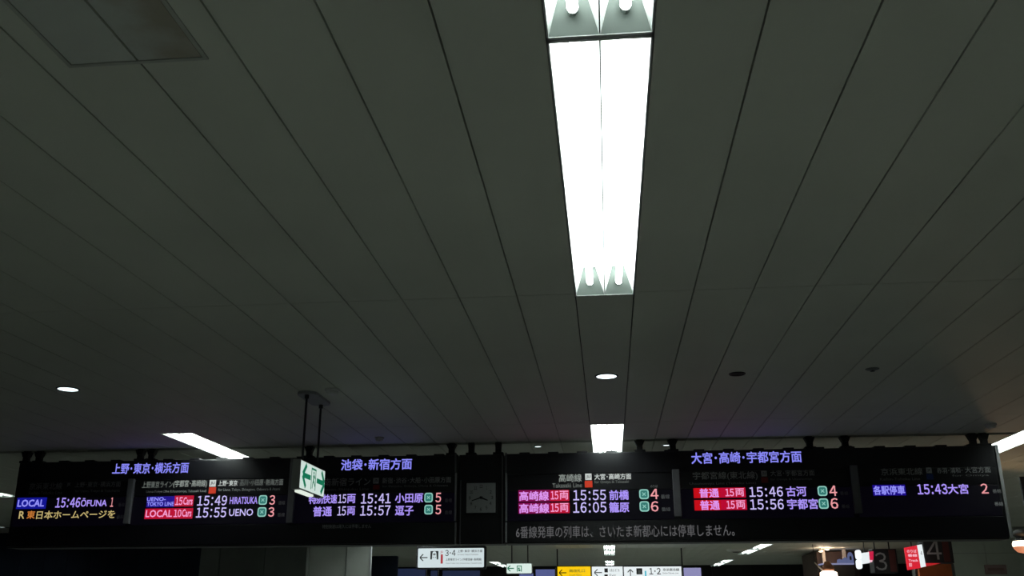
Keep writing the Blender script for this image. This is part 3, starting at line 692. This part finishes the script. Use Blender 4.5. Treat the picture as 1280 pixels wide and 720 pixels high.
for s, bx in (('3･4', (556.5, 569.5, 687.5, 695)), ('上野･東京･横浜方面', (572, 603, 687.2, 690.4)), ('上野東京ライン(宇都宮線･高崎線)', (557, 602, 697.7, 701.4))): put_text(mb, pl, s, *cv_(*bx), 0.01, 0.003)
mb.build('lettering', MT['ink'], fc, recalc=False)
mb = MB()
for s, bx in (('for Ueno, Tokyo & Yokohama', (572, 598, 692, 694.6)), ('Ueno-Tokyo Line (Utsunomiya, Takasaki Line)', (557, 602, 703, 705.3))): put_text(mb, pl, s, *cv_(*bx), 0.0, 0.003)
mb.build('small_lettering', MT['ink_grey'], fc, recalc=False)
for x in (535, 592):
    X = onY(x, 690, Y).x; MB().tube((X, Y + 0.06, v1 - 0.005), (X, Y + 0.06, CEIL + 0.02), 0.016, 10).build('rod', MT['rod'], t)

# -- green exit sign further back
Y = 22.0; cv_ = conv_at(Y - 0.01); pl = FRONT(Y - 0.01)
u0, u1, v0, v1 = px_box(632.5, 665.5, 703.6, 717.4, Y)
t = thing('exit_sign', ((u0 + u1) / 2, Y, v0), 'far small white exit sign with one green left arrow', 'exit sign')
sign_case(t, u0, u1, v0, v1, Y, m='sign_grey')
a0, a1, b0, b1 = px_box(633.5, 664.5, 704.6, 716.6, Y)
mb = MB(); mb.prism([(a, Y - 0.008, b) for a, b in rrect(a0, a1, b0, b1, 0.02)], (0, 0.02, 0)); fc = mb.build('lit_face', MT['sign_green_white'], t)
mb = MB(); q = cv_(634.5, 642.5, 706, 715); arrow(mb, pl, (q[0] + q[1]) / 2, (q[2] + q[3]) / 2, (q[1] - q[0]), math.pi, t=0.15); mb.build('arrow', MT['exit_green'], fc, recalc=False)
mb = MB()
for bx in ((646, 647, 707, 714.5), (646, 652, 707, 708), (651.2, 652.2, 707, 714.5), (647.6, 649.6, 709.5, 711.5), (648, 650.5, 711.8, 714)): put_quad(mb, pl, *cv_(*bx), 0.002)
mb.build('doorway_pictogram', MT['exit_green'], fc, recalc=False)
for x in (639.5, 659.6):
    X = onY(x, 700, Y).x; MB().tube((X, Y + 0.06, v1 - 0.005), (X, Y + 0.06, CEIL + 0.02), 0.013, 10).build('rod', MT['rod'], t)

# -- long sign: yellow, white, white
Y = 26.0; cv_ = conv_at(Y - 0.01); pl = FRONT(Y - 0.01)
u0, u1, v0, v1 = px_box(695.8, 853.5, 706.6, 730, Y)
t = thing('direction_sign', ((u0 + u1) / 2, Y, v0), 'long lit sign of one yellow and two white fields at the bottom edge', 'sign')
sign_case(t, u0, u1, v0, v1, Y)
for nm, (xa, xb), m in (('yellow_face', (697, 738.3), 'sign_yellow'), ('white_face', (740, 778.6), 'sign_lit2'), ('platform_face', (780, 852), 'sign_lit2')):
    a0, a1, b0, b1 = px_box(xa, xb, 708.2, 728.5, Y)
    f_ = MB().box(a0, a1, Y - 0.008, Y + 0.02, b0, b1, 0.004).build(nm, MT[m], t)
    mb = MB(); m2 = MB()
    if nm == 'yellow_face':
        q = cv_(699, 708, 711, 721); arrow(mb, pl, (q[0] + q[1]) / 2, cv_(699, 708, 716, 717)[3], q[1] - q[0], math.pi, t=0.13)
        put_text(m2, pl, '南改札口', *cv_(711.5, 731, 711.5, 715.5), 0.01, 0.003); put_text(m2, pl, 'South Gate', *cv_(711.5, 727, 717.5, 719.8), 0.0, 0.003)
    elif nm == 'white_face':
        q = cv_(743, 752.5, 711, 721); arrow(mb, pl, (q[0] + q[1]) / 2, cv_(699, 708, 716, 717)[3], q[1] - q[0], math.pi, t=0.12)
        put_quad(mb, pl, *cv_(755.5, 759.8, 710.5, 715.5), 0.002); put_quad(mb, pl, *cv_(755.5, 759.8, 718, 722.5), 0.002)
        put_text(m2, pl, '出口', *cv_(762, 774, 711, 714.5), 0.0, 0.003); put_text(m2, pl, 'Exit', *cv_(762, 770, 717.5, 720.5), 0.0, 0.003)
    else:
        q = cv_(784, 792, 711, 722); arrow(mb, pl, (q[0] + q[1]) / 2, cv_(784, 792, 716, 717)[3], q[1] - q[0], math.pi / 2, t=0.13)
        put_quad(mb, pl, *cv_(795.5, 802.8, 710.3, 718), 0.002)
        put_text(mb, pl, '1･2', *cv_(811.5, 826, 710, 718), 0.012, 0.003)
        put_text(m2, pl, '京浜東北線', *cv_(828.5, 849, 710.3, 713.8), 0.02, 0.003); put_text(m2, pl, 'Keihin-Tohoku Line', *cv_(828.5, 848, 715.3, 717.4), 0.0, 0.003)
        m3 = MB(); put_quad(m3, pl, *cv_(806, 808, 713.5, 722), 0.002); m3.build('line_colour_bar', MT['bar_cyan'], f_, recalc=False)
        m4 = MB(); q = cv_(797.2, 801, 712, 717.5); put_quad(m4, pl, *q, 0.004); m4.build('train_front', MT['ink_grey'], f_, recalc=False)
    mb.build('symbols', MT['ink'], f_, recalc=False); m2.build('lettering', MT['ink_grey'], f_, recalc=False)
for x in (696.5, 852.5):
    X = onY(x, 700, Y).x; MB().tube((X, Y + 0.06, v1 - 0.01), (X, Y + 0.06, CEIL + 0.02), 0.018, 10).build('rod', MT['rod'], t)

# -- monitors over the gates
def monitor(x0, x1, y0, y1, Y, m, label):
    u0, u1, v0, v1 = px_box(x0, x1, y0, y1, Y)
    t = thing('monitor', ((u0 + u1) / 2, Y, v0), label, 'monitor')
    MB().box(u0, u1, Y, Y + 0.09, v0, v1, 0.01).build('case', MT['sign_black'], t)
    MB().box(u0 + 0.025, u1 - 0.025, Y - 0.004, Y + 0.01, v0 + 0.025, v1 - 0.035, 0.003).build('screen', MT[m], t)
    X = (u0 + u1) / 2; MB().tube((X, Y + 0.05, 0), (X, Y + 0.05, v0 + 0.01), 0.03, 10).build('stand', MT['rod'], t)
monitor(496, 533, 709, 732, 25.0, 'navy_screen', 'dim navy monitor at the bottom edge left below the 3·4 sign')
monitor(537, 548, 711.5, 732, 25.0, 'navy_screen', 'narrow dim navy monitor under the arrow of the 3·4 sign')
monitor(552, 601, 711.5, 732, 25.0, 'navy_screen', 'wide dim navy monitor under the numbers of the 3·4 sign')
monitor(648, 668, 715, 735, 25.5, 'blue_screen', 'blue monitor right under the far green exit sign')
monitor(668.5, 695, 710, 735, 25.5, 'blue_screen', 'blue monitor beside the yellow end of the long sign')
monitor(853.8, 878, 708, 735, 25.5, 'lilac_screen', 'lilac monitor at the right end of the long sign')

# -- round ceiling diffuser behind the right board
p = onC(920, 687)
t = thing('ceiling_speaker', p, 'round pale speaker with dark centre on the far ceiling under the board', 'speaker')
MB().lathe(p, [(0.26, 0), (0.25, -0.03), (0.16, -0.06), (0.13, -0.05)], 28).build('flare', MT['pale_plastic'], t, smooth=True)
MB().lathe(p, [(0.14, -0.05), (0.08, -0.075), (0, -0.08)], 24).build('grille', MT['black_matt'], t, smooth=True)

# ================================================================== RIGHT SIDE: PLATFORM BLOCKS, SHOP, LAMP
def number_block(num, x0, x1, y0, y1, Y, nb, band, label, ztop=None):
    u0, u1, v0, v1 = px_box(x0, x1, y0, y1, Y)
    if ztop: v1 = ztop
    t = thing('platform_sign', ((u0 + u1) / 2, Y, v0), label, 'sign')
    MB().box(u0, u1, Y, Y + 0.30, v0, v1, 0.01).build('block', MT['sign_black'], t)
    mb = MB(); put_text(mb, FRONT(Y), num, *px_box(*nb, Y), 0.0, 0.004); mb.build('numeral', MT['numeral'], t, recalc=False)
    a = px_box(band[0], band[1], y0, y1, Y); MB().box(a[0], a[1], Y - 0.004, Y + 0.02, v0 + 0.02, v1 - 0.02).build('line_colour_band', MT['dark_red'], t)
    for X in (u0 + 0.08, u1 - 0.08): MB().tube((X, Y + 0.15, v1 - 0.01), (X, Y + 0.15, CEIL + 0.02), 0.012, 8).build('hanger', MT['rod'], t)
number_block('3', 1092, 1122, 686, 716, 18.0, (1094, 1108.5, 690.5, 713), (1112, 1120), 'black block with grey number 3 beside the white and red lit sign')
number_block('4', 1155, 1191, 672, 704, 15.5, (1158, 1176.5, 676, 699.5), (1178.5, 1186.5), 'black block with grey number 4 right of the red lit sign')
# lit sign next to the 4
Y = 15.35
t = thing('lit_sign', onY(1145, 712, Y), 'small glowing red sign with white stripe beside the number 4', 'sign')
def quad_slab(pts, Y, name, m, parent, d=0.06, dy=0.0):
    P3 = [onY(a, b, Y) for a, b in pts]
    return MB().prism([(p.x, Y - dy, p.z) for p in P3], (0, d, 0)).build(name, m, parent)
quad_slab([(1131, 684.5), (1147, 681.5), (1151.5, 710), (1135.5, 712.5)], Y, 'red_face', MT['red_lit'], t)
quad_slab([(1146.2, 681.5), (1152.2, 680.5), (1157.3, 708), (1151, 709.5)], Y, 'white_stripe', MT['sign_lit2'], t, dy=0.004)
pk = glow('sign_pink_print', (244, 190, 205), 1.0)
mb = MB(); sk_ = -0.0
for s, bx in (('のりば', (1133.5, 1145.5, 687, 691)), ('番線', (1134.5, 1146.5, 692.5, 696)), ('Track', (1135.5, 1147.5, 699, 702)), ('東京', (1136.2, 1140, 703.5, 708.5))):
    put_text(mb, FRONT(Y), s, *px_box(*bx, Y), 0.02, 0.004)
mb.build('lettering', pk, t, recalc=False)
mb = MB(); put_text(mb, FRONT(Y), '4', *px_box(1150.5, 1152.6, 689, 694, Y), 0.0, 0.008); mb.build('small_numeral', MT['ink'], t, recalc=False)
quad_slab([(1157, 703.8), (1176, 704), (1158, 708.3)], Y, 'red_edge', glow('red_edge_lit', (176, 30, 36), 1.0), t, d=0.05)
X = onY(1141, 690, Y).x; MB().tube((X, Y + 0.03, onY(1141, 684, Y).z), (X, Y + 0.03, CEIL + 0.02), 0.010, 8).build('hanger', MT['rod'], t)
# lit sign next to the 3
Y = 17.85
t = thing('lit_sign', onY(1080, 711, Y), 'glowing white sign with red end beside the number 3', 'sign')
mb = MB()
for (ya, yb, xa) in ((687.3, 699.3, 1070.2), (699.3, 711.2, 1071.2)):
    u0, u1, v0, v1 = px_box(xa, xa + 6.2, ya, yb, Y); mb.prism([(a, Y - 0.02, b) for a, b in rrect(u0, u1, v0, v1, (u1 - u0) * 0.46)], (0, 0.1, 0))
mb.build('round_lamp', glow('lit_round_white', (240, 250, 252), 1.1), t)
quad_slab([(1075, 691.5), (1086.2, 690), (1087.5, 703.5), (1077.5, 705.3)], Y, 'white_face', MT['sign_lit2'], t)
quad_slab([(1086, 689.5), (1091.8, 689), (1091.8, 700), (1087, 700)], Y, 'red_face', glow('lit_crimson', (196, 24, 66), 1.0), t)
quad_slab([(1087, 700), (1090.5, 700), (1090.5, 702.5), (1087.3, 703)], Y, 'pink_edge', pk, t)
X = onY(1081, 690, Y).x; MB().tube((X, Y + 0.03, onY(1081, 692, Y).z), (X, Y + 0.03, CEIL + 0.02), 0.010, 8).build('hanger', MT['rod'], t)
# orange hoarding under the 4
u0, u1, v0, v1 = px_box(1150, 1191, 704.8, 735, 16.5)
t = thing('poster_board', ((u0 + u1) / 2, 16.5, v0), 'dull orange board under the black block with the number 4', 'poster board')
MB().box(u0, u1, 16.5, 16.595, v0, v1, 0.006).build('panel', MT['orange_board'], t)
MB().box(u0 - 0.02, u1 + 0.02, 16.48, 16.598, v1 - 0.004, v1 + 0.02, 0.004).build('top_rail', MT['dark_red'], t)
# reddish plate on the tiled wall
u0, u1, v0, v1 = px_box(1231, 1258, 706, 718, 19.99)
t = thing('wall_plate', ((u0 + u1) / 2, 20, v0), 'dull reddish plate on the greenish tiled wall', 'plate')
MT['plate_band'] = mat('plate_band', (0.28, 0.16, 0.155), 0.6, noise=0.1); MT['plate'] = mat('reddish_plate', (0.38, 0.25, 0.24), 0.5, noise=0.15, scale=9)
MB().box(u0, u1, 19.97, 20.0, v0, v1, 0.004).build('plate', MT['plate'], t)
mb = MB(); put_quad(mb, FRONT(19.97), u0 + 0.05, u1 - 0.05, (v0 + v1) / 2 - 0.02, (v0 + v1) / 2 + 0.03, 0.003); mb.build('print_strip', MT['plate_band'], t, recalc=False)

# shop at the far right with its lit front
Y = 27.0
s0 = onY(1010, 705, Y); s1 = onY(1068, 705, Y)
t = thing('shop_kiosk', ((s0.x + s1.x) / 2, Y, 0), 'brown shop front with bluish ledge glowing under the right board', 'shop')
zl = onY(1040, 704, Y).z
MB().box(s0.x + 0.35, s1.x + 0.25, Y + 0.5, Y + 2.6, 0, CEIL - 0.04, 0.02).build('back_panel', MT['shop_brown'], t)
a = onY(1027, 700, Y).x
ld = MB().box(a, s1.x, Y, Y + 0.5, zl - 0.035, zl, 0.008).build('ledge', MT['ledge'], t)
MB().box(a, s1.x, Y + 0.03, Y + 0.5, zl - 0.42, zl - 0.04, 0.01).build('fascia', MT['sign_black'], t)
for xa, ya, wd in ((1030.5, 690.5, 0.075), (1055.5, 683, 0.085)):
    q = onY(xa, ya, Y); MB().box(q.x - wd / 2, q.x + wd / 2, Y + 0.1, Y + 0.2, zl - 0.001, CEIL - 0.003, 0.006).build('post', MT['shop_pale'], t)
mb = MB(); FP = FRONT(Y + 0.05)
u0, u1, v0, v1 = px_box(1060, 1067.5, 690, 703.6, Y)     # tall bell-shaped emblem
um = (u0 + u1) / 2
outl = [(um + (u1 - u0) / 2 * math.cos(math.radians(a_)) * (1.0 if a_ < 0 else 0.92), (v0 + (v1 - v0) * 0.55) + (v1 - v0) * 0.45 * math.sin(math.radians(a_))) for a_ in range(0, 181, 15)]
mb.prism([(u1, Y + 0.05, v0)] + [(p_[0], Y + 0.05, p_[1]) for p_ in outl] + [(u0, Y + 0.05, v0)], (0, 0.05, 0))
mb.build('emblem', MT['emblem'], t)
mb = MB(); q = px_box(1062.5, 1065, 695, 700, Y); put_shape(mb, FP, rrect(*q, (q[1] - q[0]) * 0.45), 0.003); mb.build('emblem_core', MT['sign_black'], t, recalc=False)
mb = MB()
P3 = [onY(x_, y_, Y + 0.05) for x_, y_ in ((1046.5, 703.8), (1047, 699.5), (1050, 698.5), (1052, 700), (1056, 696.5), (1059, 697.5), (1060, 703.8))]
mb.prism([(p_.x, Y + 0.05, p_.z) for p_ in P3], (0, 0.05, 0)); mb.build('emblem_base', MT['emblem'], t)
for x_, y_, lab in ((1025.8, 689.3, 'small warm spot over the shop, lower left of three'), (1034, 687, 'small warm spot over the shop, middle of three'), (1050.5, 680.6, 'warm spot over the shop, highest and rightmost of three')):
    p = onY(x_, y_, Y - 0.4); r = 0.050
    tt = thing('shop_spotlight', (p.x, p.y, p.z), lab, 'spot light', )
    MB().lathe(p, [(0.0, 0.05), (0.05, 0.045), (0.062, 0.02), (0.058, 0.0), (0.05, 0.0)], 20).build('shade', MT['shop_pale'], tt, smooth=True)
    MB().lathe(p, [(0.054, 0.004), (0.045, -0.012), (0, -0.022)], 20).build('bulb', MT['warm_spot'], tt, smooth=True)
    MB().tube((p.x, p.y, p.z + 0.045), (p.x, p.y, CEIL + 0.01), 0.008, 8).build('stem', MT['rod'], tt)
    ldt = bpy.data.lights.new('spot_glow', 'POINT'); ldt.energy = 6; ldt.color = (1, 0.72, 0.5); ldt.shadow_soft_size = 0.05
    lo = bpy.data.objects.new('spot_glow', ldt); COL.objects.link(lo); lo.parent = tt; lo.location = (0, -0.05, -0.07)
# bright lamp standing in front of the shop
Y = 25.0
c = onY(1036.5, 724, Y)
t = thing('floodlight', (c.x, c.y, c.z), 'glaring warm lamp at the bottom edge in front of the shop', 'lamp')
MB().lathe((c.x, c.y, c.z), [(0.0, -0.05), (0.14, -0.02), (0.21, 0.06), (0.2, 0.16), (0.11, 0.2), (0, 0.21)], 28).build('globe', MT['warm_lamp'], t, smooth=True)
MB().lathe((c.x, c.y, c.z), [(0.12, 0.19), (0.15, 0.24), (0.14, 0.30), (0.09, 0.36), (0.07, 0.42), (0, 0.43)], 24).build('cap', mat('copper_cap', (0.45, 0.22, 0.14), 0.35, metal=0.6, noise=0.2), t, smooth=True)
e = onY(1018, 703, Y)
MB().tube((c.x - 0.1, Y, c.z + 0.17), (e.x, Y, e.z), 0.022, 10, r2=0.012).build('arm', MT['shop_pale'], t)
MB().tube((c.x, Y, c.z - 0.04), (c.x, Y, 0), 0.03, 12).build('post', MT['rod'], t)
MB().tube((e.x, Y, e.z - 0.005), (e.x, Y, CEIL + 0.01), 0.008, 8).build('stem', MT['rod'], t)

# spotlight on the column at the right edge
Y = 11.3
c = onY(1278.5, 682, Y)
t = thing('wall_lamp', (c.x, c.y, c.z), 'round glowing lamp with black cap at the right edge below the board', 'lamp')
MB().lathe((c.x, c.y, c.z), [(0.0, -0.085), (0.06, -0.07), (0.092, -0.035), (0.1, -0.01)], 28).build('amber_bowl', glow('amber_bowl', (206, 128, 92), 1.0), t, smooth=True)
MB().lathe((c.x, c.y, c.z), [(0.1, -0.01), (0.104, 0.02), (0.09, 0.05)], 28).build('globe', MT['warm_lamp'], t, smooth=True)
MB().lathe((c.x, c.y, c.z), [(0.09, 0.048), (0.095, 0.058), (0.06, 0.075), (0.055, 0.09), (0.085, 0.11), (0.08, 0.15), (0.04, 0.175), (0, 0.178)], 28).build('cap', MT['black_matt'], t, smooth=True)
MB().tube((c.x, Y, c.z + 0.12), (5.105, Y, c.z + 0.12), 0.016, 12).build('arm', MT['rod'], t)
ldt = bpy.data.lights.new('lamp_glow', 'POINT'); ldt.energy = 7; ldt.color = (1, 0.6, 0.32); ldt.shadow_soft_size = 0.06
lo = bpy.data.objects.new('lamp_glow', ldt); COL.objects.link(lo); lo.parent = t; lo.location = (0, -0.22, -0.14)
# dark plate sign fixed to the same column
u0, u1, v0, v1 = px_box(1276, 1290, 596, 631, 11.0)
t = thing('plate_sign', (4.85, 11.0, v0), 'dark plate sign at the right edge above the lamp', 'sign')
MB().box(u0, 5.11, 10.97, 11.0, v0, v1, 0.004).build('plate', MT['black'], t)
MB().box(5.08, 5.11, 10.94, 11.02, v0 + 0.05, v1 - 0.05, 0.004).build('bracket', MT['rod'], t)
